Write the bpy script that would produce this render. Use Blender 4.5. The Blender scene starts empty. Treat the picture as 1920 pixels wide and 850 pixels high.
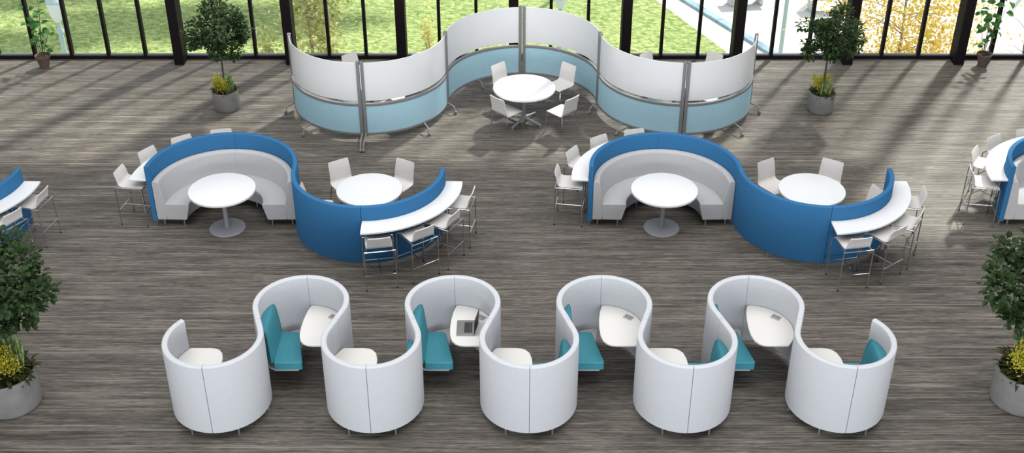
import bpy, math, random
from math import sin, cos, pi, radians as R, hypot, atan2, sqrt
from mathutils import Vector, Matrix

scn = bpy.context.scene
COL = scn.collection
random.seed(7)

# ------------------------------------------------------------------ helpers
class MB:
    """collects polygons for ONE mesh object"""
    def __init__(s):
        s.v = []; s.f = []
    def add(s, verts, faces):
        n = len(s.v)
        s.v += [tuple(p) for p in verts]
        s.f += [tuple(i + n for i in f) for f in faces]
        return s
    def box(s, x0, x1, y0, y1, z0, z1, M=None):
        v = [Vector((x, y, z)) for z in (z0, z1) for y in (y0, y1) for x in (x0, x1)]
        if M is not None: v = [M @ p for p in v]
        return s.add(v, [(0, 2, 3, 1), (4, 5, 7, 6), (0, 1, 5, 4), (2, 6, 7, 3), (0, 4, 6, 2), (1, 3, 7, 5)])
    def tube(s, pts, r, n=10, caps=True):
        pts = [Vector(p) for p in pts]
        rs = r if isinstance(r, (list, tuple)) else [r] * len(pts)
        rings = []; up = None
        for i, p in enumerate(pts):
            a = pts[max(i - 1, 0)]; b = pts[min(i + 1, len(pts) - 1)]
            d = (b - a).normalized()
            if up is None:
                up = Vector((0, 0, 1)) if abs(d.z) < .9 else Vector((1, 0, 0))
            e1 = (up - d * up.dot(d)).normalized(); up = e1
            e2 = d.cross(e1)
            rings.append([p + (e1 * cos(2 * pi * k / n) + e2 * sin(2 * pi * k / n)) * rs[i] for k in range(n)])
        v = [q for rg in rings for q in rg]; f = []
        for i in range(len(pts) - 1):
            for k in range(n):
                k2 = (k + 1) % n
                f.append((i * n + k, i * n + k2, (i + 1) * n + k2, (i + 1) * n + k))
        if caps:
            f.append(tuple(range(n - 1, -1, -1)))
            f.append(tuple((len(pts) - 1) * n + k for k in range(n)))
        return s.add(v, f)
    def lathe(s, prof, n=40, c=(0, 0), cap0=True, cap1=True):
        v = []; f = []
        for (r, z) in prof:
            v += [(c[0] + r * cos(2 * pi * k / n), c[1] + r * sin(2 * pi * k / n), z) for k in range(n)]
        m = len(prof)
        for i in range(m - 1):
            for k in range(n):
                k2 = (k + 1) % n
                f.append((i * n + k, i * n + k2, (i + 1) * n + k2, (i + 1) * n + k))
        if cap0: f.append(tuple(range(n - 1, -1, -1)))
        if cap1: f.append(tuple((m - 1) * n + k for k in range(n)))
        return s.add(v, f)
    def prism(s, poly, z0, z1):
        n = len(poly)
        v = [(x, y, z0) for x, y in poly] + [(x, y, z1) for x, y in poly]
        f = [tuple(range(n - 1, -1, -1)), tuple(range(n, 2 * n))]
        f += [(k, (k + 1) % n, n + (k + 1) % n, n + k) for k in range(n)]
        return s.add(v, f)
    def sweep(s, path, prof):
        """prof: closed loop of (offset to the left of the path, z); path: 2D points"""
        v = []; f = []; N = len(path)
        for i, p in enumerate(path):
            a = path[max(i - 1, 0)]; b = path[min(i + 1, N - 1)]
            dx, dy = b[0] - a[0], b[1] - a[1]; L = hypot(dx, dy)
            nx, ny = -dy / L, dx / L
            pr = prof(i / (N - 1)) if callable(prof) else prof
            m = len(pr)
            v += [(p[0] + nx * o, p[1] + ny * o, z) for o, z in pr]
        for i in range(N - 1):
            for k in range(m):
                k2 = (k + 1) % m
                f.append((i * m + k, (i + 1) * m + k, (i + 1) * m + k2, i * m + k2))
        f.append(tuple(range(m)))
        f.append(tuple((N - 1) * m + k for k in range(m - 1, -1, -1)))
        return s.add(v, f)
    def build(s, name, mat, parent=None, bevel=0, smooth=True, segs=2, angle=38, fix=True):
        me = bpy.data.meshes.new(name)
        me.from_pydata(s.v, [], s.f); me.update()
        if fix:
            import bmesh
            bm = bmesh.new(); bm.from_mesh(me)
            bmesh.ops.recalc_face_normals(bm, faces=bm.faces[:])
            bm.to_mesh(me); bm.free()
        me.materials.append(mat)
        if smooth:
            for p in me.polygons: p.use_smooth = True
            me.set_sharp_from_angle(angle=R(angle))
        o = bpy.data.objects.new(name, me)
        COL.objects.link(o)
        if parent is not None: o.parent = parent
        if bevel:
            m = o.modifiers.new('bevel', 'BEVEL'); m.width = bevel; m.segments = segs
            m.limit_method = 'ANGLE'; m.angle_limit = R(40)
            m.use_clamp_overlap = True
        return o

def tag(o, label=None, cat=None, group=None, kind=None):
    if label: o['label'] = label
    if cat: o['category'] = cat
    if group: o['group'] = group
    if kind: o['kind'] = kind
    return o

def empty(name, loc=(0, 0, 0), rz=0, sc=1):
    o = bpy.data.objects.new(name, None); COL.objects.link(o)
    o.empty_display_size = .1
    o.location = loc; o.rotation_euler = (0, 0, rz); o.scale = (sc, sc, sc)
    return o

def copy_tree(o, parent=None):
    c = o.copy(); COL.objects.link(c)
    if parent is not None: c.parent = parent
    for ch in list(o.children): copy_tree(ch, c)
    return c

def arc(cx, cy, r, a0, a1, n=24):
    return [(cx + r * cos(R(a0 + (a1 - a0) * i / n)), cy + r * sin(R(a0 + (a1 - a0) * i / n))) for i in range(n + 1)]

def rrect(o0, o1, z0, z1, r, n=4, rb=None):
    """rounded rectangle loop in (offset, z)"""
    rb = r if rb is None else rb
    out = []
    for (cx, cz, a, q) in ((o1 - rb, z0 + rb, -90, rb), (o1 - r, z1 - r, 0, r), (o0 + r, z1 - r, 90, r), (o0 + rb, z0 + rb, 180, rb)):
        for k in range(n + 1):
            t = R(a + 90 * k / n); out.append((cx + q * cos(t), cz + q * sin(t)))
    return out

def rpoly(poly, rad, n=5):
    """round the corners of a 2D polygon; rad: one number or one per corner"""
    out = []; N = len(poly)
    rads = rad if isinstance(rad, (list, tuple)) else [rad] * N
    for i in range(N):
        p = Vector(poly[i]); a = Vector(poly[i - 1]); b = Vector(poly[(i + 1) % N]); r = rads[i]
        if r <= 0: out.append(tuple(p)); continue
        da = (a - p); db = (b - p); r_ = min(r, da.length * .48, db.length * .48)
        A = p + da.normalized() * r_; B = p + db.normalized() * r_
        for k in range(n + 1):
            t = k / n
            q = A * (1 - t) ** 2 + p * 2 * t * (1 - t) + B * t ** 2
            out.append(tuple(q))
    return out

# ------------------------------------------------------------------ materials
def newmat(name):
    m = bpy.data.materials.new(name); m.use_nodes = True
    nt = m.node_tree
    return m, nt, nt.nodes['Principled BSDF']

def mat(name, col, rough=.5, metal=0, spec=.5, noise=0, nscale=60, bump=0, bscale=300):
    m, nt, b = newmat(name)
    b.inputs['Base Color'].default_value = (*col, 1)
    b.inputs['Roughness'].default_value = rough
    b.inputs['Metallic'].default_value = metal
    b.inputs['Specular IOR Level'].default_value = spec
    tc = nt.nodes.new('ShaderNodeTexCoord')
    if noise:
        n = nt.nodes.new('ShaderNodeTexNoise'); n.inputs['Scale'].default_value = nscale; n.inputs['Detail'].default_value = 4
        nt.links.new(tc.outputs['Object'], n.inputs['Vector'])
        r = nt.nodes.new('ShaderNodeMapRange')
        r.inputs['From Min'].default_value = .25; r.inputs['From Max'].default_value = .75
        r.inputs['To Min'].default_value = 1 - noise; r.inputs['To Max'].default_value = 1 + noise
        nt.links.new(n.outputs['Fac'], r.inputs['Value'])
        mx = nt.nodes.new('ShaderNodeMix'); mx.data_type = 'RGBA'; mx.blend_type = 'MULTIPLY'
        mx.inputs['Factor'].default_value = 1
        mx.inputs[6].default_value = (*col, 1)
        nt.links.new(r.outputs['Result'], mx.inputs[7])
        nt.links.new(mx.outputs[2], b.inputs['Base Color'])
    if bump:
        n2 = nt.nodes.new('ShaderNodeTexNoise'); n2.inputs['Scale'].default_value = bscale
        nt.links.new(tc.outputs['Object'], n2.inputs['Vector'])
        bp = nt.nodes.new('ShaderNodeBump'); bp.inputs['Strength'].default_value = bump; bp.inputs['Distance'].default_value = .004
        nt.links.new(n2.outputs['Fac'], bp.inputs['Height'])
        nt.links.new(bp.outputs['Normal'], b.inputs['Normal'])
    return m

def leafmat(name, cols, scale=9, trans=.25, rough=.6):
    """leaf blades, colour varying from leaf to leaf"""
    m, nt, b = newmat(name)
    tc = nt.nodes.new('ShaderNodeTexCoord')
    n = nt.nodes.new('ShaderNodeTexNoise'); n.inputs['Scale'].default_value = scale; n.inputs['Detail'].default_value = 3
    nt.links.new(tc.outputs['Object'], n.inputs['Vector'])
    cr = nt.nodes.new('ShaderNodeValToRGB')
    el = cr.color_ramp.elements
    el[0].position = .33; el[0].color = (*cols[0], 1)
    el[1].position = .67; el[1].color = (*cols[-1], 1)
    for i, c in enumerate(cols[1:-1]):
        e = el.new(.33 + .34 * (i + 1) / (len(cols) - 1)); e.color = (*c, 1)
    nt.links.new(n.outputs['Fac'], cr.inputs['Fac'])
    nt.links.new(cr.outputs['Color'], b.inputs['Base Color'])
    b.inputs['Roughness'].default_value = rough
    b.inputs['Specular IOR Level'].default_value = .25
    tr = nt.nodes.new('ShaderNodeBsdfTranslucent')
    nt.links.new(cr.outputs['Color'], tr.inputs['Color'])
    ms = nt.nodes.new('ShaderNodeMixShader'); ms.inputs['Fac'].default_value = trans
    out = nt.nodes['Material Output']
    nt.links.new(b.outputs[0], ms.inputs[1]); nt.links.new(tr.outputs[0], ms.inputs[2])
    nt.links.new(ms.outputs[0], out.inputs['Surface'])
    return m

WHITE = mat('white_laminate', (.85, .87, .89), .35, spec=.35)
PODTOP = mat('warm_white_laminate', (.76, .75, .72), .4, spec=.3)
SHELL = mat('white_polymer_shell', (.77, .75, .735), .42, spec=.4, noise=.02, nscale=8)
CHROME = mat('chrome', (.62, .62, .63), .12, metal=1)
STEEL = mat('satin_steel', (.50, .51, .53), .32, metal=.85)
SILVER = mat('silver_paint', (.36, .37, .40), .45, metal=.15)
GREYM = mat('grey_aluminium', (.23, .23, .24), .6, spec=.25)
BLACKP = mat('black_rubber', (.015, .015, .017), .6)
BLUE = mat('blue_fabric', (.038, .168, .365), .85, spec=.15, noise=.05, nscale=90, bump=.3, bscale=500)
POD = mat('heather_grey_fabric', (.585, .605, .64), .9, spec=.1, noise=.07, nscale=75, bump=.25, bscale=450)
SOFA = mat('light_grey_upholstery', (.50, .505, .52), .85, spec=.15, noise=.08, nscale=70, bump=.2, bscale=450)
TEAL = mat('teal_upholstery', (.052, .265, .335), .6, spec=.3, noise=.05, nscale=50)
PLATF = mat('platform_white', (.60, .57, .56), .5)
BOARD = mat('white_markerboard', (.84, .86, .88), .25, spec=.4)
AQUA = mat('aqua_tackable_fabric', (.44, .70, .82), .85, spec=.15, noise=.10, nscale=45, bump=.2, bscale=400)
DARKF = mat('black_window_frame', (.010, .007, .008), .65, spec=.12)
RAILF = mat('grey_window_sill', (.10, .105, .13), .4)
WALLM = mat('pale_wall_paint', (.62, .61, .59), .8, noise=.03, nscale=3)
CEILM = mat('white_ceiling', (.75, .75, .74), .9, noise=.02, nscale=4)
PLANTER = mat('grey_planter_glaze', (.21, .21, .205), .38, spec=.4, noise=.14, nscale=5)
SOIL = mat('dark_soil', (.030, .020, .013), .95, noise=.5, nscale=40, bump=1, bscale=60)
BARK = mat('grey_bark', (.085, .068, .055), .9, noise=.3, nscale=40)
TERRA = mat('brown_terracotta', (.135, .085, .070), .8, noise=.18, nscale=14)
TOPI = leafmat('dark_green_leaves', [(.018, .040, .012), (.036, .070, .022), (.060, .105, .036)], 11, .2)
YELL = leafmat('yellow_flower_heads', [(.38, .38, .03), (.64, .58, .05), (.78, .74, .13)], 22, .2)
SPIKE = leafmat('pale_green_spikes', [(.18, .28, .08), (.32, .44, .17), (.48, .58, .30)], 14, .15)
BRONZE = leafmat('bronze_green_leaves', [(.035, .030, .014), (.05, .075, .02), (.10, .055, .03)], 10, .12)
SHRUB = leafmat('fresh_green_leaves', [(.030, .11, .022), (.055, .18, .035), (.10, .26, .055)], 9, .25)
GOLD = leafmat('golden_autumn_leaves', [(.74, .44, .06), (.93, .72, .14), (.95, .86, .36)], 5, .5)
LIME = leafmat('pale_lime_leaves', [(.34, .36, .08), (.66, .64, .28), (.86, .84, .58)], 5, .5)
PINKBARK = mat('pale_bark', (.42, .34, .30), .9, noise=.2, nscale=20)
LAMPG = mat('pale_blue_grey_iron', (.50, .64, .68), .45)
LANT = mat('frosted_lantern_glass', (.85, .88, .90), .25)
BENCHM = mat('weathered_grey_bench', (.58, .60, .63), .7, noise=.15, nscale=12)
KERBM = mat('blue_grey_kerb_stone', (.30, .44, .54), .8, noise=.35, nscale=4)
ALU = mat('laptop_aluminium', (.30, .29, .28), .35, metal=.7)
KEYS = mat('black_keys', (.012, .012, .013), .5)
SCREENM = mat('dark_laptop_screen', (.012, .012, .014), .5, spec=.05)
FOOTM = mat('grey_foot_paint', (.27, .275, .29), .5, spec=.3)
PALEGOLD = leafmat('pale_golden_leaves', [(.62, .50, .10), (.84, .76, .30), (.88, .84, .52)], 6, .5)
SEAM = mat('grey_seam', (.20, .205, .22), .8)
UNITM = mat('grey_power_unit', (.36, .36, .37), .45)
LEGP = mat('grey_support_panel', (.20, .205, .22), .55)

def floor_material():
    m, nt, b = newmat('striated_grey_carpet')
    L = nt.links
    tc = nt.nodes.new('ShaderNodeTexCoord')
    def nz(sx, sy, det=3, dist=0, off=0):
        mp = nt.nodes.new('ShaderNodeMapping'); mp.inputs['Scale'].default_value = (sx, sy, 1)
        mp.inputs['Location'].default_value = (off, off * .7, 0)
        L.new(tc.outputs['Object'], mp.inputs['Vector'])
        n = nt.nodes.new('ShaderNodeTexNoise'); n.inputs['Scale'].default_value = 1
        n.inputs['Detail'].default_value = det; n.inputs['Distortion'].default_value = dist
        L.new(mp.outputs['Vector'], n.inputs['Vector'])
        return n.outputs['Fac']
    def ramp(fac, stops):
        cr = nt.nodes.new('ShaderNodeValToRGB'); el = cr.color_ramp.elements
        el[0].position, el[0].color = stops[0][0], (*stops[0][1], 1)
        el[1].position, el[1].color = stops[-1][0], (*stops[-1][1], 1)
        for p, c in stops[1:-1]:
            e = el.new(p); e.color = (*c, 1)
        L.new(fac, cr.inputs['Fac']); return cr.outputs['Color']
    def mix(a, b_, fac, mode='MIX'):
        x = nt.nodes.new('ShaderNodeMix'); x.data_type = 'RGBA'; x.blend_type = mode
        if isinstance(fac, float): x.inputs['Factor'].default_value = fac
        else: L.new(fac, x.inputs['Factor'])
        L.new(a, x.inputs[6])
        if isinstance(b_, tuple): x.inputs[7].default_value = (*b_, 1)
        else: L.new(b_, x.inputs[7])
        return x.outputs[2]
    streak = ramp(nz(1.5, 27, 6, .12), [(.30, (.062, .054, .048)), (.5, (.122, .109, .098)), (.72, (.215, .196, .175))])
    broad = ramp(nz(.45, 5.5, 4, .2, 11), [(.30, (.70, .69, .69)), (.5, (1., 1., 1.)), (.72, (1.25, 1.24, 1.20))])
    col = mix(streak, broad, 1.0, 'MULTIPLY')
    fine = ramp(nz(7, 120, 3, 0, 23), [(.30, (.42, .41, .40)), (.70, (1.50, 1.50, 1.47))])
    col = mix(col, fine, 1.0, 'MULTIPLY')
    lines = ramp(nz(.08, 62, 1, 0, 37), [(.57, (0, 0, 0)), (.63, (1, 1, 1))])
    brk = ramp(nz(.9, 9, 2, 0, 51), [(.42, (0, 0, 0)), (.6, (1, 1, 1))])
    msk = mix(lines, brk, 1.0, 'MULTIPLY')
    msk2 = nt.nodes.new('ShaderNodeMath'); msk2.operation = 'MULTIPLY'; msk2.inputs[1].default_value = .70
    L.new(msk, msk2.inputs[0])
    col = mix(col, (.36, .335, .275), msk2.outputs[0])
    L.new(col, b.inputs['Base Color'])
    b.inputs['Roughness'].default_value = .55
    b.inputs['Specular IOR Level'].default_value = .28
    bp = nt.nodes.new('ShaderNodeBump'); bp.inputs['Strength'].default_value = .25; bp.inputs['Distance'].default_value = .004
    L.new(nz(3.5, 95, 3, 0, 23), bp.inputs['Height']); L.new(bp.outputs['Normal'], b.inputs['Normal'])
    return m

def lawn_material():
    m, nt, b = newmat('lawn_grass')
    L = nt.links
    tc = nt.nodes.new('ShaderNodeTexCoord')
    def nz(sx, sy, det, dist=0):
        mp = nt.nodes.new('ShaderNodeMapping'); mp.inputs['Scale'].default_value = (sx, sy, 1)
        L.new(tc.outputs['Object'], mp.inputs['Vector'])
        n = nt.nodes.new('ShaderNodeTexNoise'); n.inputs['Scale'].default_value = 1; n.inputs['Detail'].default_value = det
        n.inputs['Distortion'].default_value = dist
        L.new(mp.outputs['Vector'], n.inputs['Vector']); return n.outputs['Fac']
    cr = nt.nodes.new('ShaderNodeValToRGB'); el = cr.color_ramp.elements
    el[0].position = .32; el[0].color = (.16, .26, .070, 1)
    el[1].position = .68; el[1].color = (.56, .62, .27, 1)
    e = el.new(.5); e.color = (.335, .42, .155, 1)
    L.new(nz(6.5, 8.0, 6, .8), cr.inputs['Fac'])
    L.new(cr.outputs['Color'], b.inputs['Base Color'])
    b.inputs['Roughness'].default_value = .9; b.inputs['Specular IOR Level'].default_value = .1
    bp = nt.nodes.new('ShaderNodeBump'); bp.inputs['Strength'].default_value = .8; bp.inputs['Distance'].default_value = .12
    L.new(nz(6, 7, 4), bp.inputs['Height']); L.new(bp.outputs['Normal'], b.inputs['Normal'])
    return m

def glass_material():
    m = bpy.data.materials.new('clear_window_glass'); m.use_nodes = True
    nt = m.node_tree; nt.nodes.clear()
    out = nt.nodes.new('ShaderNodeOutputMaterial')
    t = nt.nodes.new('ShaderNodeBsdfTransparent'); t.inputs['Color'].default_value = (.95, .97, .965, 1)
    g = nt.nodes.new('ShaderNodeBsdfGlossy'); g.inputs['Roughness'].default_value = .02
    x = nt.nodes.new('ShaderNodeMixShader')
    x.inputs['Fac'].default_value = .03
    nt.links.new(t.outputs[0], x.inputs[1]); nt.links.new(g.outputs[0], x.inputs[2])
    nt.links.new(x.outputs[0], out.inputs['Surface'])
    return m

FLOORM = floor_material(); LAWNM = lawn_material(); GLASS = glass_material()
PAVE = mat('pale_concrete_paving', (.80, .79, .77), .9, spec=.1, noise=.10, nscale=1.2)

def structure(o, label, cat):
    return tag(o, label, cat, kind='structure')

# ------------------------------------------------------------------ room shell
YW = 23.72            # glass line
structure(MB().box(-14, 14, -4, YW + .12, -.3, 0).build('floor', FLOORM), 'grey striated carpet floor of the hall', 'floor')
structure(MB().box(-14.2, 14.2, -14, YW + .12, 12.6, 12.8).build('ceiling', CEILM), 'white ceiling high above the hall', 'ceiling')
structure(MB().box(-14.2, -14, -4, YW + .12, -.3, 12.8).build('wall_left', WALLM), 'plain pale wall at the left side of the hall', 'wall')
structure(MB().box(14, 14.2, -4, YW + .12, -.3, 12.8).build('wall_right', WALLM), 'plain pale wall at the right side of the hall', 'wall')
WTOPS = [5.6] * 8 + [8.8]
wb = MB(); wb.box(-14.2, 9.448, YW - .05, YW + .12, 5.6, 12.8); wb.box(9.448, 14.2, YW - .05, YW + .12, 8.8, 12.8)  # unseen upper wall, stepped in height to limit where sun reaches the floor
structure(wb.build('wall_back', WALLM), 'pale wall above the tall window front', 'wall')

posts = [-7.03 + 2.354 * i for i in range(8)]
ordn = ['first', 'second', 'third', 'fourth', 'fifth', 'sixth', 'seventh', 'eighth', 'ninth']
for i, x in enumerate(posts):
    o = MB().box(x - .10, x + .10, YW - .36, YW + .02, 0, 12.58).build('trim_%d' % (i + 1), DARKF, bevel=.006)
    structure(o, 'thick black window post, %s from the left' % ordn[i], 'post')
edges = [-14.0] + posts + [14.0]
for i in range(9):
    a, b = edges[i], edges[i + 1]; WTOP = WTOPS[i]
    a_ = a + (.10 if i else 0); b_ = b - (.10 if i < 8 else 0)
    w = MB()
    w.box(a_, b_, YW - .05, YW + .05, 0, .07); w.box(a_, b_, YW - .05, YW + .05, WTOP - .1, WTOP)
    wo = w.build('window_%d' % (i + 1), DARKF, bevel=.004)
    structure(wo, 'tall glazed window bay, %s from the left' % ordn[i], 'window')
    MB().box(a_, b_, YW - .035, YW + .045, .07, .105).build('sill_strip', RAILF, wo)
    if i == 0: xs = [posts[0] - .785 * k for k in range(8, 0, -1)]
    elif i == 8: xs = [posts[-1] + .76 * k for k in range(1, 7)]
    else: xs = [a + (b - a) * k / 3 for k in (1, 2)]
    for x in xs:
        if a + .2 < x < b - .2:
            MB().box(x - .032, x + .032, YW - .07, YW + .045, .07, WTOP - .1).build('mullion', DARKF, wo)
    cuts = [a_] + [x for x in xs if a + .2 < x < b - .2] + [b_]
    for k in range(len(cuts) - 1):
        MB().box(cuts[k] + (.03 if k else 0), cuts[k + 1] - .03, YW - .004, YW + .004, .10, WTOP - .1).build('pane', GLASS, wo)

# ------------------------------------------------------------------ outdoors (ground one storey lower)
G = -3.5
def quad_slab(name, pts, z0, z1, m, label, cat):
    return structure(MB().prism(pts, z0, z1).build(name, m), label, cat)
quad_slab('lawn', [(-60, 24.5), (5.25, 24.5), (6.15, 32.2), (3.5, 38.9), (-1, 50.5), (-60, 50.5)], G - .3, G, LAWNM, 'sunlit green lawn outside the windows', 'lawn')
quad_slab('pavement', [(5.27, 24.5), (60, 24.5), (60, 50.5), (-.98, 50.5), (3.52, 38.9), (6.17, 32.2)], G - .3, G - .01, PAVE, 'bright pale pavement outside the right-hand windows', 'pavement')
k0, k1 = (4.6, 36.5), (6.6, 33.2)

def kerb():
    a = Vector((4.35, 38.6)); b = Vector((7.05, 32.9)); d = (b - a).normalized(); n = Vector((-d.y, d.x)) * .13
    pts = [a + n - d * 3, a - n - d * 3, b - n + d * 3, b + n + d * 3]
    o = MB().prism([tuple(p) for p in pts], G - .05, G + .07).build('kerb', KERBM, bevel=.02)
    tag(o, 'blue-grey kerb running diagonally across the pale pavement outside', 'kerb', kind='structure')
kerb()

# ------------------------------------------------------------------ pods
PR, PT, PH0, PH1 = .602, .078, .115, 1.18
POD_X0, POD_DX = .22, 1.0125
YL, YU = 12.305, 13.09
dxy = (POD_DX, YU - YL); DD = hypot(*dxy)
phi = math.degrees(math.acos(2 * PR / DD))
TA = math.degrees(atan2(dxy[1], dxy[0])) - phi            # arc overrun angle past the horizontal
half_len = sqrt(DD * DD - 4 * PR * PR) / 2

def pod_panel_path(side, over=None):
    """upper pod, open towards -Y.  side=-1 left quarter, +1 right; from the seam at the top to the joint"""
    end = TA if over is None else over
    gap = .22
    pts = []
    n = 26
    for i in range(n + 1):
        a = R(90 - gap) + (-(R(90 - gap)) - R(end)) * i / n
        pts.append((PR * cos(a), PR * sin(a)))
    if over is None:
        a = -R(end); d = (-sin(a), cos(a)); d = (-d[0], -d[1])
        L = half_len - .002
        for k in (.5, 1.0):
            pts.append((PR * cos(a) + d[0] * L * k, PR * sin(a) + d[1] * L * k))
    if side < 0: pts = [(-x, y) for x, y in pts][::-1]
    return pts

podprof = rrect(-PT / 2, PT / 2, PH0, PH1, .022, 4, .012)
def make_pod(over_left=None, over_right=None):
    root = empty('pod_screen')
    MB().box(-.0022, .0022, PR - PT / 2 - .0012, PR + PT / 2 + .0012, PH0 + .002, PH1 - .001).build('seam_strip', SEAM, root, smooth=False)
    for s, ov in ((-1, over_left), (1, over_right)):
        p = pod_panel_path(s, ov)
        MB().sweep(p, podprof).build('panel', POD, root, angle=50)
        for a in (60, 5):
            x, y = PR * cos(R(a)) * s, PR * sin(R(a))
            MB().tube([(x, y, 0), (x, y, PH0 + .01)], .014, 12).build('leg', STEEL, root)
    return root

RW = PR - PT / 2 - .004        # inner face of the wall
def make_pod_seat():
    root = empty('lounge_chair')
    # platform with a curved rear edge along the wall
    pl = [(-.37, -.382), (-.05, -.382), (-.10, .0), (-.03, .50)]
    pl += [(RW * cos(R(a)), RW * sin(R(a))) for a in range(96, 222, 6)]
    MB().prism(pl, .30, .325).build('platform', PLATF, root, bevel=.008)
    cu = rpoly([(-.43, .30), (-.13, .30), (.012, -.398), (-.375, -.398)], [.02, .05, .05, .02])
    MB().prism(cu, .327, .45).build('seat_cushion', TEAL, root, bevel=.028, segs=4)
    # back cushion: wedge between the wall arc and a leaning front face
    b = MB(); N = 16; rows = [(.42, -.385, .385), (.60, -.41, .375), (.80, -.44, .355), (.885, -.455, .335), (.912, -.473, .305)]
    grid_f = []; grid_b = []
    for z, xf, yh in rows:
        f_ = []; k_ = []
        for i in range(N + 1):
            y = -yh + 2 * yh * i / N
            xb = -sqrt(max(RW * RW - y * y, 0))
            e = 1 - abs(2 * i / N - 1) ** 6
            xf2 = min(xf + .03 * e - .01, -.02)
            f_.append((max(xf2, xb + .012), y, z)); k_.append((xb, y, z))
        grid_f.append(f_); grid_b.append(k_)
    verts = [p for g in grid_f for p in g] + [p for g in grid_b for p in g]
    off = len(rows) * (N + 1); fs = []
    for r in range(len(rows) - 1):
        for i in range(N):
            q = r * (N + 1) + i
            fs.append((q, q + 1, q + N + 2, q + N + 1)); fs.append((off + q, off + q + N + 1, off + q + N + 2, off + q + 1))
        q = r * (N + 1); fs.append((q, q + N + 1, off + q + N + 1, off + q)); q += N; fs.append((q, off + q, off + q + N + 1, q + N + 1))
    for i in range(N):
        q = (len(rows) - 1) * (N + 1) + i; fs.append((q, q + 1, off + q + 1, off + q)); fs.append((i, off + i, off + i + 1, i + 1))
    b.add(verts, fs); b.build('back_cushion', TEAL, root, bevel=.012, angle=35)
    for x, y in ((-.44, .02), (-.30, .34)):
        MB().tube([(x, y, 0), (x, y, .302)], .02, 12).build('leg', STEEL, root)
    return root

def make_pod_table(unit=True):
    root = empty('pod_table')
    pts = [(.015, .535), (-.018, .40), (-.040, .22), (-.050, .03), (-.042, -.14), (-.012, -.26), (.04, -.325), (.09, -.352), (.16, -.365), (.40, -.365)]
    pts += [(RW * cos(R(a)), RW * sin(R(a))) for a in range(-40, 90, 5)]
    pts = pts[:1] + pts[1:]
    MB().prism(pts, .690, .722).build('tabletop', PODTOP, root, bevel=.008)
    br = MB(); T = [(.24, .688), (.47, .688), (.47, .655), (.47, .42), (.44, .42)]
    br.add([(x, y, z) for y in (-.27, -.245) for x, z in T], [(0, 1, 2, 3, 4), (9, 8, 7, 6, 5)] + [(k, (k + 1) % 5, 5 + (k + 1) % 5, 5 + k) for k in range(5)])
    br.build('support_bracket', LEGP, root, smooth=False)
    if unit:
        M = Matrix.Translation((.365, .26, .722)) @ Matrix.Rotation(R(-38), 4, 'Z')
        u = MB(); u.box(-.062, .062, -.045, .045, 0, .012, M); uo = u.build('power_unit', UNITM, root, bevel=.004)
        for k in (-.026, .026):
            MB().box(k - .017, k + .017, -.022, .022, .0118, .0145, M).build('socket', GREYM, uo)
    return root

ordw = ['first', 'second', 'third', 'fourth', 'fifth']
def pod_names(i, n, row):
    if row == 'u': return ['leftmost', 'second from left', 'third from left', 'rightmost'][i]
    return ['leftmost', 'second from left', 'middle', 'fourth from left', 'rightmost'][i]
seat0 = make_pod_seat(); table0 = make_pod_table()
pod0 = None
for i in range(4):
    x = POD_X0 + POD_DX * (2 * i - 3)
    w = pod_names(i, 4, 'u')
    p = make_pod() if pod0 is None else copy_tree(pod0)
    pod0 = pod0 or p
    p.location = (x, YU, 0)
    tag(p, 'tall grey curved screen open towards the camera, %s of the rear four' % w, 'privacy screen', 'grey curved pod screens')
    s = seat0 if i == 0 else copy_tree(seat0)
    s.location = (x, YU, 0)
    tag(s, 'teal seat with high back in the %s pod facing the camera' % w, 'seat', 'teal pod seats')
    t = table0 if i == 0 else copy_tree(table0)
    t.location = (x, YU, 0)
    tag(t, ['white wedge table in the leftmost pod facing the camera', 'white wedge table carrying the open laptop', 'white wedge table with bare top in the third pod facing the camera',
            'white wedge table in the rightmost pod facing the camera'][i], 'table', 'white pod tables')
for i in range(5):
    x = POD_X0 + POD_DX * 2 * (i - 2)
    w = pod_names(i, 5, 'l')
    if i == 0: p = make_pod(None, 38)
    elif i == 4: p = make_pod(40, None)
    else: p = copy_tree(pod0)
    p.location = (x, YL, 0); p.rotation_euler.z = pi
    tag(p, 'tall grey rounded screen backing the camera, %s of the front five' % w, 'privacy screen', 'grey curved pod screens')
    s = copy_tree(seat0); s.location = (x, YL, 0); s.rotation_euler.z = pi
    tag(s, 'teal seat half hidden inside the %s front-row pod turned away' % w, 'seat', 'teal pod seats')
    t = copy_tree(table0); t.location = (x, YL, 0); t.rotation_euler.z = pi
    tag(t, 'white wedge table peeking over the rim of the %s front-row pod' % w, 'table', 'white pod tables')

# laptop on the second upper table
lx = POD_X0 - POD_DX
lap = empty('laptop', (lx + .165, YU + .005, .7245))
tag(lap, 'open grey laptop on the white pod table', 'laptop')
MB().box(-.12, .12, -.17, .17, 0, .016).build('base', ALU, lap, bevel=.005)
kb = MB()
for k in range(5):
    for j in range(12):
        kb.box(-.016 + k * .0215, .002 + k * .0215, -.118 + j * .0197, -.1005 + j * .0197, .0155, .0178)
kb.build('keyboard', KEYS, lap)
Ms = Matrix.Translation((.122, 0, .014)) @ Matrix.Rotation(R(17), 4, 'Y')
so = MB().box(-.004, .004, -.17, .17, 0, .21, Ms).build('lid', ALU, lap, bevel=.003)
MB().box(-.0056, -.0038, -.162, .162, .008, .204, Ms).build('screen', SCREENM, so)

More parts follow.
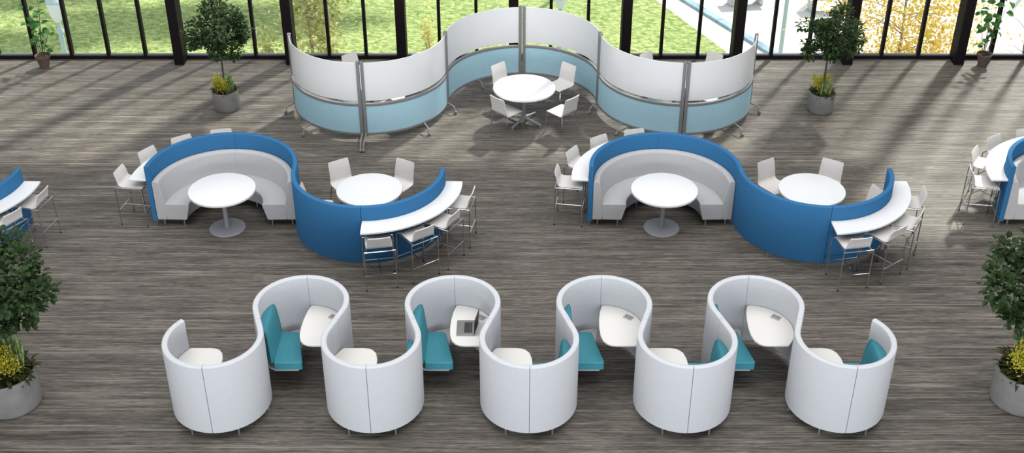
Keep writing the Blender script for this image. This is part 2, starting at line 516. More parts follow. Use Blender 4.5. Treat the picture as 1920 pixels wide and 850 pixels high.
# ------------------------------------------------------------------ chair, stool, tables
def shell_sheet(prof, widths, t, nx=8, curve=0.0):
    """sheet swept across x with thickness; prof: (y,z) list, widths: half widths, curve bows the back"""
    m = MB(); n = len(prof); top = []; bot = []
    for i, (y, z) in enumerate(prof):
        a = prof[max(i - 1, 0)]; b = prof[min(i + 1, n - 1)]
        dy, dz = b[0] - a[0], b[1] - a[1]; L = hypot(dy, dz)
        ny, nz = dz / L, -dy / L        # towards the sitter/up
        if nz < 0 and abs(dy) > abs(dz): ny, nz = -ny, -nz
        c = curve[i] if isinstance(curve, list) else curve
        for k in range(nx + 1):
            u = -1 + 2 * k / nx
            bow = c * (u * u)
            top.append((widths[i] * u, y + ny * (t / 2) + bow * ny, z + nz * t / 2 + bow * nz))
            bot.append((widths[i] * u, y - ny * (t / 2) + bow * ny, z - nz * t / 2 + bow * nz))
    off = len(top); f = []; W = nx + 1
    for i in range(n - 1):
        for k in range(nx):
            q = i * W + k
            f.append((q, q + 1, q + W + 1, q + W)); f.append((off + q, off + q + W, off + q + W + 1, off + q + 1))
        q = i * W; f.append((q, q + W, off + q + W, off + q)); q += nx; f.append((q, off + q, off + q + W, q + W))
    for k in range(nx):
        f.append((k, off + k, off + k + 1, k + 1)); q = (n - 1) * W + k; f.append((q, q + 1, off + q + 1, off + q))
    m.add(top + bot, f); return m

def make_chair():
    root = empty('shell_chair')
    seat = [(.225, .437), (.20, .452), (.12, .455), (0, .450), (-.10, .446), (-.15, .450), (-.178, .468), (-.190, .50)]
    back = [(-.1902, .501), (-.200, .56), (-.218, .64), (-.240, .72), (-.262, .79), (-.270, .815)]
    shell_sheet(seat, [.195, .205, .208, .208, .206, .203, .200, .197], .012, 8).build('seat', SHELL, root, angle=60)
    shell_sheet(back, [.1965, .192, .190, .188, .184, .176], .012, 8, [0, .004, .008, .012, .014, .014]).build('backrest', SHELL, root, angle=60)
    fr = MB()
    for s in (-1, 1):
        fr.tube([(s * .17, .19, .436), (s * .17, -.15, .432)], .009, 8)
    fr.tube([(-.17, .17, .434), (.17, .17, .434)], .008, 8); fr.tube([(-.17, -.14, .432), (.17, -.14, .432)], .008, 8)
    fr.build('seat_frame', CHROME, root)
    for sx in (-1, 1):
        for y0, y1 in ((.185, .235), (-.15, -.235)):
            lg = MB().tube([(sx * .17, y0, .434), (sx * .19, y0 + (y1 - y0) * .25, .40), (sx * .222, y1, .012)], .0085, 8).build('leg', CHROME, root)
            MB().lathe([(.013, 0), (.013, .014)], 10, (sx * .223, y1)).build('glide', STEEL, lg)
    return root

def make_stool():
    root = empty('bar_stool')
    seat = [(.215, .693), (.19, .711), (.10, .715), (0, .711), (-.10, .707), (-.15, .711), (-.180, .727), (-.192, .756)]
    back = [(-.1922, .757), (-.203, .80), (-.219, .85), (-.240, .90), (-.254, .935)]
    shell_sheet(seat, [.19, .198, .20, .20, .198, .195, .192, .190], .012, 8).build('seat', SHELL, root, angle=60)
    shell_sheet(back, [.1895, .187, .185, .180, .168], .012, 8, [0, .006, .010, .012, .012]).build('backrest', SHELL, root, angle=60)
    fr = MB(); zz = .690
    fr.tube([(-.235, -.23, zz), (.235, -.23, zz)], .0105, 8)
    for s in (-1, 1):
        fr.tube([(s * .205, -.23, zz), (s * .205, .215, zz)], .0085, 8)
    fr.tube([(-.235, .215, zz), (.235, .215, zz)], .009, 8)
    fr.build('seat_frame', CHROME, root)
    for sx in (-1, 1):
        for y in (-.23, .225):
            lg = MB().tube([(sx * .235, y, .01), (sx * .235, y if y < 0 else .215, zz + .006)], .0095, 8).build('leg', CHROME, root)
            MB().lathe([(.014, 0), (.014, .018)], 10, (sx * .235, y)).build('foot_cap', BLACKP, lg)
    ft = MB()
    ft.tube([(-.235, -.23, .27), (.235, -.23, .27)], .0095, 8); ft.tube([(-.235, .221, .27), (.235, .221, .27)], .0095, 8)
    ft.tube([(0, -.23, .27), (0, .221, .27)], .0085, 8)
    ft.build('footrest', CHROME, root)
    return root

def make_table(r, base, name='round_table'):
    root = empty(name)
    MB().lathe([(r - .012, .698), (r - .003, .702), (r, .710), (r, .732), (r - .003, .740), (r - .010, .743)], 72).build('tabletop', WHITE, root)
    if base == 'disc':
        MB().lathe([(.04, .02), (.04, .708)], 28).build('column', SILVER, root)
        MB().lathe([(.295, 0), (.295, .010), (.288, .016), (.10, .020), (.042, .024)], 64).build('base_disc', SILVER, root)
    else:
        MB().lathe([(.036, .10), (.034, .708)], 24).build('column', SILVER, root)
        MB().lathe([(.05, .06), (.055, .08), (.045, .125), (.036, .14)], 24).build('hub', SILVER, root)
        for k in range(4):
            a = R(45 + 90 * k + base)
            M = Matrix.Rotation(a, 4, 'Z')
            ar = MB()
            ar.tube([M @ Vector((.03, 0, .10)), M @ Vector((.20, 0, .075)), M @ Vector((.40, 0, .045))], [.032, .026, .02], 10)
            ao = ar.build('base_arm', SILVER, root)
            p = M @ Vector((.385, 0, 0))
            MB().lathe([(.022, 0), (.022, .035), (.014, .045)], 14, (p.x, p.y)).build('caster', GREYM, ao)
    return root

chair0 = make_chair(); stool0 = make_stool()
used = {}
def put(proto, loc, rz, label, cat, group):
    o = proto if not used.get(proto.name) else copy_tree(proto)
    used[proto.name] = True
    o.location = loc; o.rotation_euler = (0, 0, rz)
    return tag(o, label, cat, group)
def face(deg): return R(deg - 90)       # local +Y looks along world angle deg

# three meeting groups inside the screens
meet = make_table(.59, 22)
def meeting(gx, gy, where, n):
    t = put(meet, (gx - .19, gy - .16, 0), R(-12), ['round white table half hidden behind the left curve of screens', 'round white table inside the central bay of white and aqua screens',
             'round white table half hidden behind the right curve of screens'][n], 'table', 'round meeting tables')
    for (sx, sy, pos) in ((-1, 1, 'back left'), (1, 1, 'back right'), (-1, -1, 'front left'), (1, -1, 'front right')):
        ang = math.degrees(atan2(-sy, -sx))
        put(chair0, (gx + sx * .52, gy + (.56 if sy > 0 else -.59), 0), face(ang), 'white shell chair at the %s of the table %s' % (pos, where), 'chair', 'white meeting chairs')
meeting(.42, 20.86, 'inside the central bay of screens', 1)
meeting(-2.55, 21.36, 'behind the left curve of screens', 0)
meeting(3.36, 21.40, 'behind the right curve of screens', 2)

# ------------------------------------------------------------------ blue S partitions with sofas, tables, counters
BR, BT, BH0, BH1 = 1.195, .074, .098, 1.12
RY = -.04      # the right arc sits a little nearer the camera
YB = 16.90
def arcpath(cx, cy, r, a0, a1, n=28): return arc(cx, cy, r, a0, a1, n)
bprof = rrect(-BT / 2, BT / 2, BH0, BH1, .016, 3)
def make_partition():
    """origin at the centre of the left arc; the right arc's centre lies 2*BR to the right"""
    root = empty('curved_partition')
    g = .12
    segs = [(0, 180 - 0, 90 + g), (0, 90 - g, 0 + g), (2 * BR, 180 + g, 270 - g), (2 * BR, 270 + g, 360)]
    for cx, a0, a1 in segs:
        oy = RY if cx else 0
        pth = arcpath(cx, oy, BR, a0, a1)
        if cx and a0 < 200: pth = [(pth[0][0], 0.0)] + pth
        MB().sweep(pth, bprof).build('panel', BLUE, root, angle=50)
        d = 1 if a1 > a0 else -1
        for a in (a0 + 3.2 * d, (a0 + a1) / 2 + 3 * d, a1 - 3.2 * d):
            x, y = cx + BR * cos(R(a)), oy + BR * sin(R(a))
            MB().tube([(x, y, 0), (x, y, BH0 + .01)], .015, 12).build('leg', STEEL, root)
    return root

def make_sofa():
    root = empty('curved_sofa')
    ro = BR - BT / 2 - .006
    def rad(pr): return [(ro - r, z) for r, z in pr]       # path on the outer radius, left side = inwards when going ccw
    seatp = rpoly([(.668, .125), (.985, .125), (1.0, .30), (.995, .425), (.605, .425), (.598, .39)], [.01, .01, .01, .012, .045, .03], 4)
    backp = rpoly([(.99, .125), (ro, .125), (ro, .845), (1.05, .845), (.985, .43)], [.01, .01, .035, .05, .02], 5)
    for a0, a1 in ((0, 89.97), (90.03, 180)):
        MB().sweep(arc(0, 0, ro, a0, a1, 30), rad(seatp)).build('seat', SOFA, root, bevel=.012, angle=45)
        MB().sweep(arc(0, 0, ro, a0, a1, 30), rad(backp)).build('backrest', SOFA, root, bevel=.012, angle=45)
    for a in (3, 60, 120, 177):
        for r in (.73, 1.06):
            x, y = r * cos(R(a)), r * sin(R(a))
            MB().tube([(x, y, 0), (x, y, .128)], .015, 12).build('leg', STEEL, root)
    return root

def make_counter(a0, a1, name='bar_counter'):
    """curved worktop hung on the outside of a partition arc centred on the origin"""
    root = empty(name)
    r0 = BR + BT / 2 + .004
    def pr(t):
        d = .36 - .09 * t if a1 > a0 else .27 + .09 * t
        if a1 > a0: return [(-d, .850), (-d, .882), (0, .882), (0, .850)]
        return [(d, .850), (0, .850), (0, .882), (d, .882)]
    MB().sweep(arc(0, 0, r0, a0, a1, 40), pr).build('worktop', WHITE, root, bevel=.004)
    for t in (.12, .5, .88):
        a = R(a0 + (a1 - a0) * t); M = Matrix.Rotation(a, 4, 'Z')
        MB().box(r0 + .001, r0 + .22, -.012, .012, .815, .849, M).build('bracket', GREYM, root)
    return root

parts0 = make_partition(); sofa0 = make_sofa()
cR0 = make_counter(270.5, 360); cL0 = make_counter(180, 90.5)
discT = make_table(.54, 'disc'); roundT = make_table(.535, 0)
def pt(cx, r, a): return (cx + r * cos(R(a)), YB + r * sin(R(a)), 0)

units = [  # left arc centre x, phrase, sofa?, left counter stools, right counter stools, table in booth, table in right arc
    (-4.695, 'left blue partition', True, True, True, True, True),
    (2.475, 'right blue partition', True, True, True, True, True),
    (-11.51, 'blue partition cut off at far left', False, False, True, False, False),
    (9.27, 'blue partition cut off at far right', True, True, False, False, False)]
for ui, (ux, ph, sofa, lc, rc, bt, rt) in enumerate(units):
    rx = ux + 2 * BR
    put(parts0, (ux, YB, 0), 0, ['left blue S-shaped fabric partition wrapped round a grey sofa', 'right blue S-shaped fabric partition wrapped round a grey sofa',
        'blue curved partition cut off by the left edge of the photo', 'blue curved partition cut off by the right edge of the photo'][ui], 'partition', 'blue S-shaped partitions')
    if sofa:
        put(sofa0, (ux, YB, 0), 0, ['light grey curved banquette inside the left blue partition', 'light grey curved banquette inside the right blue partition', '',
            'end of a grey banquette at the right edge of the photo'][ui], 'sofa', 'grey curved banquettes')
    if bt:
        put(discT, (ux - .005, YB - .055, 0), 0, 'round white disc-foot table in front of the %s banquette' % ('left' if ui == 0 else 'right'), 'table', 'round tables on disc feet')
    if rt:
        put(roundT, (rx - .005, YB - .06, 0), R(10), 'round white table enclosed by the front curve of the %s' % ph, 'table', 'round tables inside the blue curves')
        cc = [(rx - .475, YB + .56, -57, 'behind on the left of'), (rx + .385, YB + .56, -122, 'behind on the right of')]
        cc.append((rx - .855, YB - .13, 0, 'squeezed at the left end of') if ui == 0 else (rx + .80, YB - .27, 200, 'squeezed at the right end of'))
        for x, y, a, pos in cc:
            put(chair0, (x, y, 0), face(a), 'white chair %s the table in the %s' % (pos, ph), 'chair', 'white chairs at the enclosed tables')
    if lc:
        put(cL0, (ux, YB, 0), 0, 'white curved counter on the outer back of the %s' % ph, 'counter', 'white curved counters')
        for a, r, w in ((171, 1.53, 'nearest'), (147, 1.52, 'second'), (125, 1.50, 'third'), (102, 1.48, 'farthest')):
            p = pt(ux, r, a)
            put(stool0, p, face(a + 180), '%s white bar stool, rear counter of the %s' % (w, ph), 'bar stool', 'white bar stools')
    if rc:
        put(cR0, (rx, YB + RY, 0), 0, 'white curved counter along the front right of the %s' % ph, 'counter', 'white curved counters')
        for a, r, w, tw in ((280.3, 1.60, 'nearest', 0), (302.5, 1.575, 'second', 4), (322.5, 1.545, 'third', 8), (346, 1.49, 'farthest', 4)):
            if ui == 2 and a < 310: continue
            p = pt(rx, r, a); p = (p[0], p[1] + RY, 0)
            put(stool0, p, face(a + 180 + tw), '%s white bar stool, front counter of the %s' % (w, ph), 'bar stool', 'white bar stools')

# ------------------------------------------------------------------ mobile screens
SR = 1.488
def make_screen(cx, cy, a0, a1, foot_dirs):
    """one quarter-curve mobile screen; a0..a1 angles round (cx,cy)"""
    mx, my = cx + SR * cos(R((a0 + a1) / 2)), cy + SR * sin(R((a0 + a1) / 2))
    root = empty('mobile_screen', (mx, my, 0))
    O = (cx - mx, cy - my)
    pa = arc(O[0], O[1], SR, a0, a1, 30)
    MB().sweep(pa, rrect(-.007, .007, .815, 1.575, .003, 1)).build('whiteboard_panel', BOARD, root)
    MB().sweep(pa, rrect(-.016, .016, .165, .725, .004, 1)).build('fabric_panel', AQUA, root)
    for z0, z1 in ((.12, .168), (.715, .765)):
        MB().sweep(pa, rrect(-.026, .026, z0, z1, .006, 2)).build('rail', GREYM, root)
    for k, a in enumerate((a0, a1)):
        x, y = O[0] + SR * cos(R(a)), O[1] + SR * sin(R(a))
        M = Matrix.Translation((x, y, 0)) @ Matrix.Rotation(R(a), 4, 'Z')
        po = MB().box(-.034, .034, -.030, .030, .10, 1.60, M).build('post', GREYM, root, bevel=.006)
        # small clips that carry the board
    for k, (a, dirs) in enumerate(foot_dirs):
        x, y = O[0] + SR * cos(R(a)), O[1] + SR * sin(R(a))
        for (dx, dy) in dirs:
            e = Vector((x + dx, y + dy, .068)); s = Vector((x, y, .155)); mid = s.lerp(e, .80); mid.z = .145; m2 = s.lerp(e, .97); m2.z = .115
            fo = MB().tube([s, s.lerp(mid, .9), mid, m2, e], [.015, .013, .013, .013, .012], 10).build('foot', FOOTM, root)
            w = MB()
            d = Vector((dx, dy, 0)).normalized(); n = Vector((-d.y, d.x, 0))
            c = Vector((x + dx, y + dy, .036)) + d * .012
            w.tube([c - n * .018, c + n * .018], .034, 16)
            w.build('caster', GREYM, fo)
    return root

LC, CC, RC = (-2.755, 21.44), (.205, 21.165), (3.165, 21.44)
h = .035
def rd(a, L): return (L * cos(R(a)), L * sin(R(a)))
gp = 1.42
specs = [
    (LC, 187, 270 - gp, [(187, [(-.17, -.20)]), (226, [(-.13, -.25), rd(46, .3)]), (270 - gp, [(0.01, -.46), (.0, .32)])],
     'curved mobile screen of white board over aqua fabric, far left end of the run'),
    (LC, 270 + gp, 353, [(270 + gp, [(-.01, -.46), (0, .32)]), (316, [(.12, -.25), rd(134, .3)]), (353, [(.17, -.20)])],
     'curved mobile screen, right half of the left bulge towards the camera'),
    (CC, 173, 90 + gp, [(128, [rd(308, .17), rd(128, .35)]), (90 + gp, [(0, .4)])],
     'curved mobile screen, left half of the bay behind the central table'),
    (CC, 90 - gp, 7, [(90 - gp, [(0, .4)]), (52, [rd(232, .17), rd(52, .35)])],
     'curved mobile screen, right half of the bay behind the central table'),
    (RC, 187, 270 - gp, [(187, [(-.17, -.20)]), (224, [(-.12, -.25), rd(46, .3)]), (270 - gp, [(0.01, -.46), (0, .32)])],
     'curved mobile screen, left half of the right bulge towards the camera'),
    (RC, 270 + gp, 353, [(270 + gp, [(-.01, -.46), (0, .32)]), (314, [(.13, -.25), rd(134, .3)]), (353, [(.17, -.20)])],
     'curved mobile screen of white board over aqua fabric, far right end of the run')]
for c, a0, a1, fd, lab in specs:
    o = make_screen(c[0], c[1], a0, a1, fd)
    tag(o, lab, 'screen', 'curved mobile screens')

# ------------------------------------------------------------------ plants
def leaf(m, p, d, up, L, W, fold=.25, droop=.15):
    """a pointed oval leaf of six points with a bent midrib"""
    d = d.normalized(); s = d.cross(up)
    if s.length < 1e-4: s = d.cross(Vector((1, 0, 0)))
    s.normalize(); n = s.cross(d)
    q = [p, p + d * L * .4 + s * W * .5 + n * W * fold, p + d * L * .78 + s * W * .36 + n * (W * fold - L * droop * .5), p + d * L - n * L * droop,
         p + d * L * .78 - s * W * .36 + n * (W * fold - L * droop * .5), p + d * L * .4 - s * W * .5 + n * W * fold, p + d * L * .42, p + d * L * .8 - n * L * droop * .4]
    m.add(q, [(0, 6, 1), (6, 7, 2, 1), (7, 3, 2), (0, 5, 6), (6, 5, 4, 7), (7, 4, 3)])

def rvec(rng):
    while True:
        v = Vector((rng.uniform(-1, 1), rng.uniform(-1, 1), rng.uniform(-1, 1)))
        if .05 < v.length < 1: return v.normalized()

def make_tree(pr, ph, z0, z1, cr, seed):
    """planter radius/height, crown from z0 to z1, crown radius"""
    rng = random.Random(seed)
    root = empty('potted_tree')
    MB().lathe([(pr * .93, 0), (pr * .97, .012), (pr, .05), (pr, ph - .02), (pr - .008, ph), (pr - .03, ph), (pr - .035, ph - .02), (pr - .035, ph - .09)], 48, cap1=False).build('planter', PLANTER, root)
    MB().lathe([(pr - .03, ph - .09), (pr - .10, ph - .065), (.02, ph - .05)], 32, cap0=False).build('soil', SOIL, root)
    zc = (z0 + z1) / 2; hz = (z1 - z0) / 2
    tr = MB()
    tr.tube([(0, 0, ph - .08), (.01, .0, z0 - .05), (-.01, .01, z0 + .3 * hz), (0, 0, zc), (.01, 0, zc + hz * .6)], [.022, .017, .015, .011, .005], 8)
    fol = MB()
    centres = []
    # branches with leafy ends
    for k in range(46):
        v = rvec(rng); v.z *= .98
        rr = rng.uniform(.72, .93) if k % 4 else rng.uniform(.35, .62)
        c = Vector((v.x * cr * rr, v.y * cr * rr, zc + v.z * hz * rr))
        if c.z < z0 + .1 and hypot(c.x, c.y) < cr * .3: c.z += hz * .4
        centres.append(c)
        if k % 2 == 0:
            a = Vector((0, 0, max(z0, c.z - .45 * hz)))
            tr.tube([a, a.lerp(c, .5) + Vector((0, 0, .03)), c], [.008, .006, .003], 5)
    for c in centres:
        R0 = rng.uniform(.11, .165) * cr / .62
        for k in range(62):
            v = rvec(rng); p = c + v * R0 * rng.random() ** .5
            p.z = c.z + (p.z - c.z) * .8
            d = (v + Vector((rng.uniform(-.4, .4), rng.uniform(-.4, .4), rng.uniform(-.3, .3))))
            leaf(fol, p, d, Vector((0, 0, 1)), rng.uniform(.050, .085) * cr / .62, rng.uniform(.045, .068) * cr / .62, .2, .2)
    tr.build('trunk', BARK, root)
    fol.build('foliage', TOPI, root, smooth=False, fix=False)
    zt = ph - .06
    # yellow flowering spray: front left
    st = MB(); fl = MB()
    for k in range(34):
        a = rng.uniform(140, 310); r = rng.uniform(.15, .80) * (pr - .05)
        b = Vector((r * cos(R(a)) * .8, r * sin(R(a)) * .8, zt))
        hgt = rng.uniform(.20, .40) * pr / .26
        t = b + Vector((cos(R(a)) * rng.uniform(.02, .12), sin(R(a)) * rng.uniform(.02, .12), hgt))
        st.tube([b, t], [.004, .003], 4)
        for q in range(64):
            f = rng.uniform(.35, 1.05); c = b.lerp(t, f); w = .068 * pr / .26 * (1.25 - f * .5)
            p = c + Vector((rng.gauss(0, w * .6), rng.gauss(0, w * .6), rng.gauss(0, .015)))
            leaf(fl, p, rvec(rng) + Vector((0, 0, .6)), Vector((1, 0, .1)), .019 * pr / .26, .015 * pr / .26, .2, .1)
    fo = fl.build('yellow_flowers', YELL, root, smooth=False, fix=False); fo['label'] = 'spray of small yellow flowers'
    st.build('flower_stems', BRONZE, fo)
    # pale green upright spikes: back right
    sp = MB()
    for k in range(34):
        a = rng.uniform(-25, 105); r = rng.uniform(.25, .85) * (pr - .05)
        b = Vector((r * cos(R(a)), r * sin(R(a)), zt)); hgt = rng.uniform(.26, .42) * pr / .26
        lean = Vector((rng.uniform(-.04, .08), rng.uniform(-.04, .06), 0))
        q = pr / .26
        sp.tube([b, b + lean * .4 + Vector((0, 0, hgt * .35)), b + lean * .8 + Vector((0, 0, hgt * .75)), b + lean + Vector((0, 0, hgt))], [.005 * q, .010 * q, .009 * q, .002 * q], 6)
        for j in range(60):
            f = rng.uniform(.12, 1); c = b + lean * f + Vector((0, 0, hgt * f))
            v = rvec(rng); v.z = abs(v.z) * .6 + .5
            leaf(sp, c, v, Vector((0, 0, 1)), .030 * q, .011 * q, .1, .05)
    so_ = sp.build('green_spikes', SPIKE, root, smooth=False, fix=False); so_['label'] = 'upright pale green spikes'
    # bronze leaves spilling over the rim
    br = MB()
    for k in range(150):
        a = rng.uniform(0, 360); r = rng.uniform(.45, 1.0) * (pr - .04)
        b = Vector((r * cos(R(a)), r * sin(R(a)), zt + rng.uniform(.02, .11)))
        d = Vector((cos(R(a + rng.uniform(-50, 50))), sin(R(a + rng.uniform(-50, 50))), rng.uniform(-.15, .8)))
        leaf(br, b, d, Vector((0, 0, 1)), rng.uniform(.07, .13) * pr / .26, rng.uniform(.025, .04) * pr / .26, .2, .25)
    bo = br.build('rim_leaves', BRONZE, root, smooth=False, fix=False); bo['label'] = 'bronze and dark green leaves'
    return root

tA = make_tree(.252, .395, 1.04, 2.20, .62, 3)
tA.location = (-5.60, 21.31, 0); tag(tA, 'round-crowned tree in a grey planter, left of the white screens', 'potted plant', 'potted trees with underplanting')
tB = copy_tree(tA); tB.location = (6.04, 21.22, 0); tB.rotation_euler.z = R(-118)
tag(tB, 'round-crowned tree in a grey planter, right of the white screens', 'potted plant', 'potted trees with underplanting')
tC = make_tree(.385, .52, 1.20, 2.58, .82, 5)
tC.location = (-6.68, 12.42, 0); tC.rotation_euler.z = R(28); tag(tC, 'potted tree at lower left, cut by the photo edge, with yellow blossom', 'potted plant', 'potted trees with underplanting')
tD = copy_tree(tC); tD.location = (6.80, 12.47, 0); tD.rotation_euler.z = R(35)
tag(tD, 'potted tree at lower right, cut by the photo edge, with yellow blossom', 'potted plant', 'potted trees with underplanting')

def make_pot_plant(seed, lean):
    rng = random.Random(seed)
    root = empty('potted_shrub')
    MB().lathe([(.105, 0), (.112, .01), (.112, .02), (.10, .022), (.155, .25), (.17, .252), (.175, .30), (.165, .305), (.15, .29), (.145, .26)], 36, cap1=False).build('flower_pot', TERRA, root)
    MB().lathe([(.15, .26), (.02, .275)], 24, cap0=False).build('soil', SOIL, root)
    st = MB(); lf = MB()
    for k in range(6):
        a = rng.uniform(0, 360); sp = rng.uniform(.08, .40)
        hgt = rng.uniform(.75, 1.45) if k else 1.5
        base = Vector((.04 * cos(R(a)), .04 * sin(R(a)), .26))
        tip = Vector((sp * cos(R(a)) + lean * hgt, sp * sin(R(a)) * .6, .26 + hgt))
        pts = [base, base.lerp(tip, .35) + Vector((rng.uniform(-.03, .03), 0, .03)), base.lerp(tip, .7), tip]
        st.tube(pts, [.009, .007, .005, .003], 6)
        nl = int(3 + hgt * 4.2)
        for j in range(nl):
            f = .18 + .82 * j / (nl - 1)
            i = min(int(f * 3), 2); c = pts[i].lerp(pts[i + 1], f * 3 - i)
            aa = a + 137 * j + rng.uniform(-25, 25)
            d = Vector((cos(R(aa)), sin(R(aa)) * .7, rng.uniform(-.45, .35)))
            L = rng.uniform(.14, .23) * (1 if f > .3 else .7)
            leaf(lf, c + d * .03, d, Vector((rng.uniform(-.5, .5), rng.uniform(-1.1, .1), .8)), L, L * .72, .14, .22)
    st.build('stems', BARK, root)
    lf.build('foliage', SHRUB, root, smooth=False, fix=False)
    return root
pA = make_pot_plant(11, -.03); pA.location = (-9.84, 23.26, 0); pA.scale = (.93, .93, .93)
tag(pA, 'leafy shrub in a brown clay pot by the window, far left', 'potted plant', 'shrubs in clay pots')
pB = make_pot_plant(29, .06); pB.location = (9.93, 23.34, 0); pB.scale = (.93, .93, .93)
tag(pB, 'leafy shrub in a brown clay pot by the window, far right', 'potted plant', 'shrubs in clay pots')

# ------------------------------------------------------------------ trees, lamps and seats outdoors
def make_outdoor(name, loc, hgt, crown, nleaf, ls, m, seed, bark, nbr=14, th=1.0):
    """crown: (rx, ry, z0, z1) above the foot"""
    rng = random.Random(seed)
    root = empty(name, loc)
    rx, ry, z0, z1 = crown
    tr = MB(); tr.tube([(0, 0, -.05), (.05, 0, hgt * .4), (-.04, .03, hgt * .75), (0, 0, hgt)], [.09 * th, .07 * th, .05 * th, .02 * th], 8)
    tips = []
    for k in range(nbr):
        v = rvec(rng); c = Vector((v.x * rx * .85, v.y * ry * .85, (z0 + z1) / 2 + v.z * (z1 - z0) * .45))
        a = Vector((0, 0, max(min(c.z - .3, hgt * .95), .4)))
        tr.tube([a, a.lerp(c, .5) + Vector((0, 0, .08)), c], [.03 * th, .02 * th, .008 * th], 5); tips.append(c)
    fol = MB()
    for k in range(nleaf):
        c = tips[k % nbr]
        p = c + Vector((rng.gauss(0, rx * .26), rng.gauss(0, ry * .26), rng.gauss(0, (z1 - z0) * .11)))
        leaf(fol, p, rvec(rng), Vector((0, 0, 1)), rng.uniform(.7, 1.3) * ls, rng.uniform(.5, .8) * ls, .2, .2)
    tr.build('trunk', bark, root)
    fol.build('foliage', m, root, smooth=False, fix=False)
    return root
tag(make_outdoor('autumn_tree', (9.45, 27.3, G), 6.0, (1.85, 1.1, .6, 7.6), 13000, .095, GOLD, 41, PINKBARK, 60, .5), 'golden autumn tree close behind the right-hand windows', 'tree')
tag(make_outdoor('lime_tree', (-4.95, 27.4, G), 4.6, (.85, .6, 1.4, 5.6), 2400, .13, LIME, 42, PINKBARK, 22, .6), 'pale lime-leaved young tree outside, left of the white screens', 'tree')
tag(make_outdoor('lime_bush', (-5.75, 26.3, G), 1.9, (.38, .35, .8, 2.9), 520, .12, LIME, 43, PINKBARK, 9), 'pale small bush outside, left of the lime-leaved tree', 'bush')
tag(make_outdoor('yellow_bush', (-1.95, 26.7, G), 2.0, (.26, .26, .5, 3.0), 380, .11, PALEGOLD, 44, PINKBARK, 9), 'slender yellow bush on the lawn behind the left bulge of screens', 'bush')
tag(make_outdoor('bare_shrub', (13.0, 28.3, G), 3.0, (.9, .6, 1.0, 4.1), 60, .09, GOLD, 46, BARK, 26, .3), 'nearly bare dark-twigged shrub outside at the far right', 'shrub')

def make_lamp():
    root = empty('street_lamp')
    MB().lathe([(.13, -.02), (.13, .25), (.09, .32), (.068, .5), (.060, 2.7), (.085, 2.72), (.085, 2.78), (.05, 2.86), (.05, 3.0)], 20).build('pole', LAMPG, root)
    MB().lathe([(.07, 3.0), (.16, 3.18), (.19, 3.42), (.185, 3.5)], 20).build('lantern', LANT, root)
    MB().lathe([(.20, 3.5), (.21, 3.53), (.13, 3.66), (.05, 3.74), (.02, 3.86)], 20).build('cap', LAMPG, root)
    return root
l0 = make_lamp(); l0.location = (-10.86, 27.0, G)
tag(l0, 'pale lamp post with glass lantern behind the far-left clay pot', 'street lamp', 'pale street lamps')
l1 = copy_tree(l0); l1.location = (1.19, 27.9, G); tag(l1, 'pale lamp post on the lawn behind the central screens', 'street lamp', 'pale street lamps')
l2 = copy_tree(l0); l2.location = (7.15, 29.6, G); l2.scale = (.85, .85, 1.45); tag(l2, 'slim pale lamp post on the pavement left of the right potted tree', 'street lamp', 'pale street lamps')

def make_bench(name, loc, rz, L):
    root = empty(name, loc, rz)
    MB().box(-L / 2, L / 2, -.25, .25, .38, .48).build('seat', BENCHM, root, bevel=.02)
    for s in (-1, 1): MB().box(s * L * .36 - .06, s * L * .36 + .06, -.2, .2, 0, .38).build('leg', BENCHM, root, bevel=.01)
    return root
tag(make_bench('bench', (9.85, 35.4, G), R(4), 1.5), 'low grey bench outside behind the right potted tree', 'bench', 'grey outdoor benches')
tag(make_bench('bench', (7.35, 35.9, G), R(8), 1.3), 'low grey bench outside left of the slim pale lamp post', 'bench', 'grey outdoor benches')

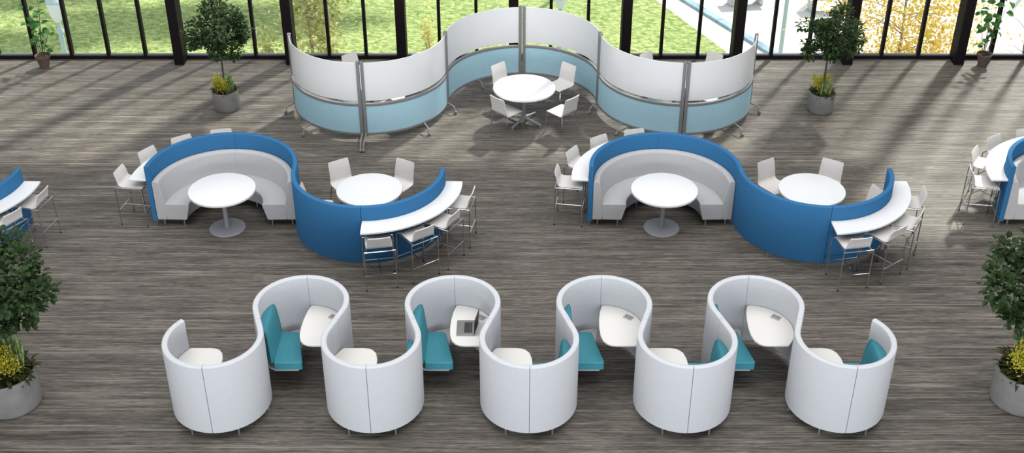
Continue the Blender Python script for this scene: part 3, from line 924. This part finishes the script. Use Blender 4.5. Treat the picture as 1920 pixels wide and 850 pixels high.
# big trees beyond the view shade the lawn and the glass
def shade_tree(loc, crown, n, seed, ls=.32):
    o = make_outdoor('park_tree', loc, crown[2] + 2, crown, n, ls, SHRUB, seed, BARK, 26)
    return o
shade = [((2.0, 37.3, G), (2.8, 1.5, 16.5, 21.5), 480), ((10.4, 37.6, G), (2.4, 1.5, 17, 22), 480), ((16.8, 37.3, G), (2.2, 1.2, 17, 24), 480), ((-5.4, 40.3, G), (4.0, .75, 6.0, 8.0), 5200), ((-11.3, 42.2, G), (1.9, .7, 6.2, 7.8), 1200), ((-10.6, 38.6, G), (1.9, .5, 6.2, 7.8), 1100)]
sl = ['tall park tree beyond the view outside the central windows', 'tall park tree beyond the view outside the right windows', 'slim tall park tree beyond the view at far right', 'park tree beyond the view whose shadow crosses the left lawn', 'park tree farther back beyond the view over the lawn', 'park tree beyond the view at far left of the lawn']
for i, (l, c, n) in enumerate(shade):
    tag(shade_tree(l, c, n, 60 + i), sl[i], 'tree', 'park trees beyond the view')

# ------------------------------------------------------------------ light
def area(name, loc, size, sy, power, rot=(0, 0, 0), col=(1, 1, 1)):
    d = bpy.data.lights.new(name, 'AREA'); d.shape = 'RECTANGLE'; d.size = size; d.size_y = sy; d.energy = power; d.color = col
    o = bpy.data.objects.new(name, d); COL.objects.link(o); o.location = loc; o.rotation_euler = rot
    return o
area('ceiling_light_panel', (0, 14.0, 12.55), 24, 13, 2450, col=(1, .985, .98))
area('front_fill_light', (0, -7, 3.6), 36, 6, 3300, (R(90), 0, 0), (.97, .985, 1))  # added low fill from behind the camera, brightens upright faces turned to it

sd = bpy.data.lights.new('sun', 'SUN'); sd.energy = 6.2; sd.angle = R(4.0); sd.color = (1, .95, .86)
so2 = bpy.data.objects.new('sun', sd); COL.objects.link(so2)
dirv = Vector((-.50, -.80, -.95))
so2.rotation_euler = dirv.to_track_quat('-Z', 'Y').to_euler()
so2.location = (10, 40, 20)

w = bpy.data.worlds.new('sky'); scn.world = w; w.use_nodes = True
bg = w.node_tree.nodes['Background']; bg.inputs['Color'].default_value = (.88, .95, 1, 1); bg.inputs['Strength'].default_value = 1.0

# ------------------------------------------------------------------ camera
cd = bpy.data.cameras.new('camera'); cam = bpy.data.objects.new('camera', cd); COL.objects.link(cam)
cd.sensor_fit = 'HORIZONTAL'; cd.sensor_width = 36; cd.lens = 2250 / 1920 * 36
cd.clip_start = .1; cd.clip_end = 300
cam.location = (0, 0, 10.47); cam.rotation_euler = (R(90 - 31.8), 0, 0)
scn.camera = cam

vs = scn.view_settings
vs.view_transform = 'Standard'; vs.look = 'None'; vs.exposure = 0; vs.gamma = 1; vs.use_curve_mapping = False
scn.cycles.max_bounces = 8; scn.cycles.diffuse_bounces = 1; scn.cycles.transparent_max_bounces = 12
scn.cycles.sample_clamp_indirect = 6
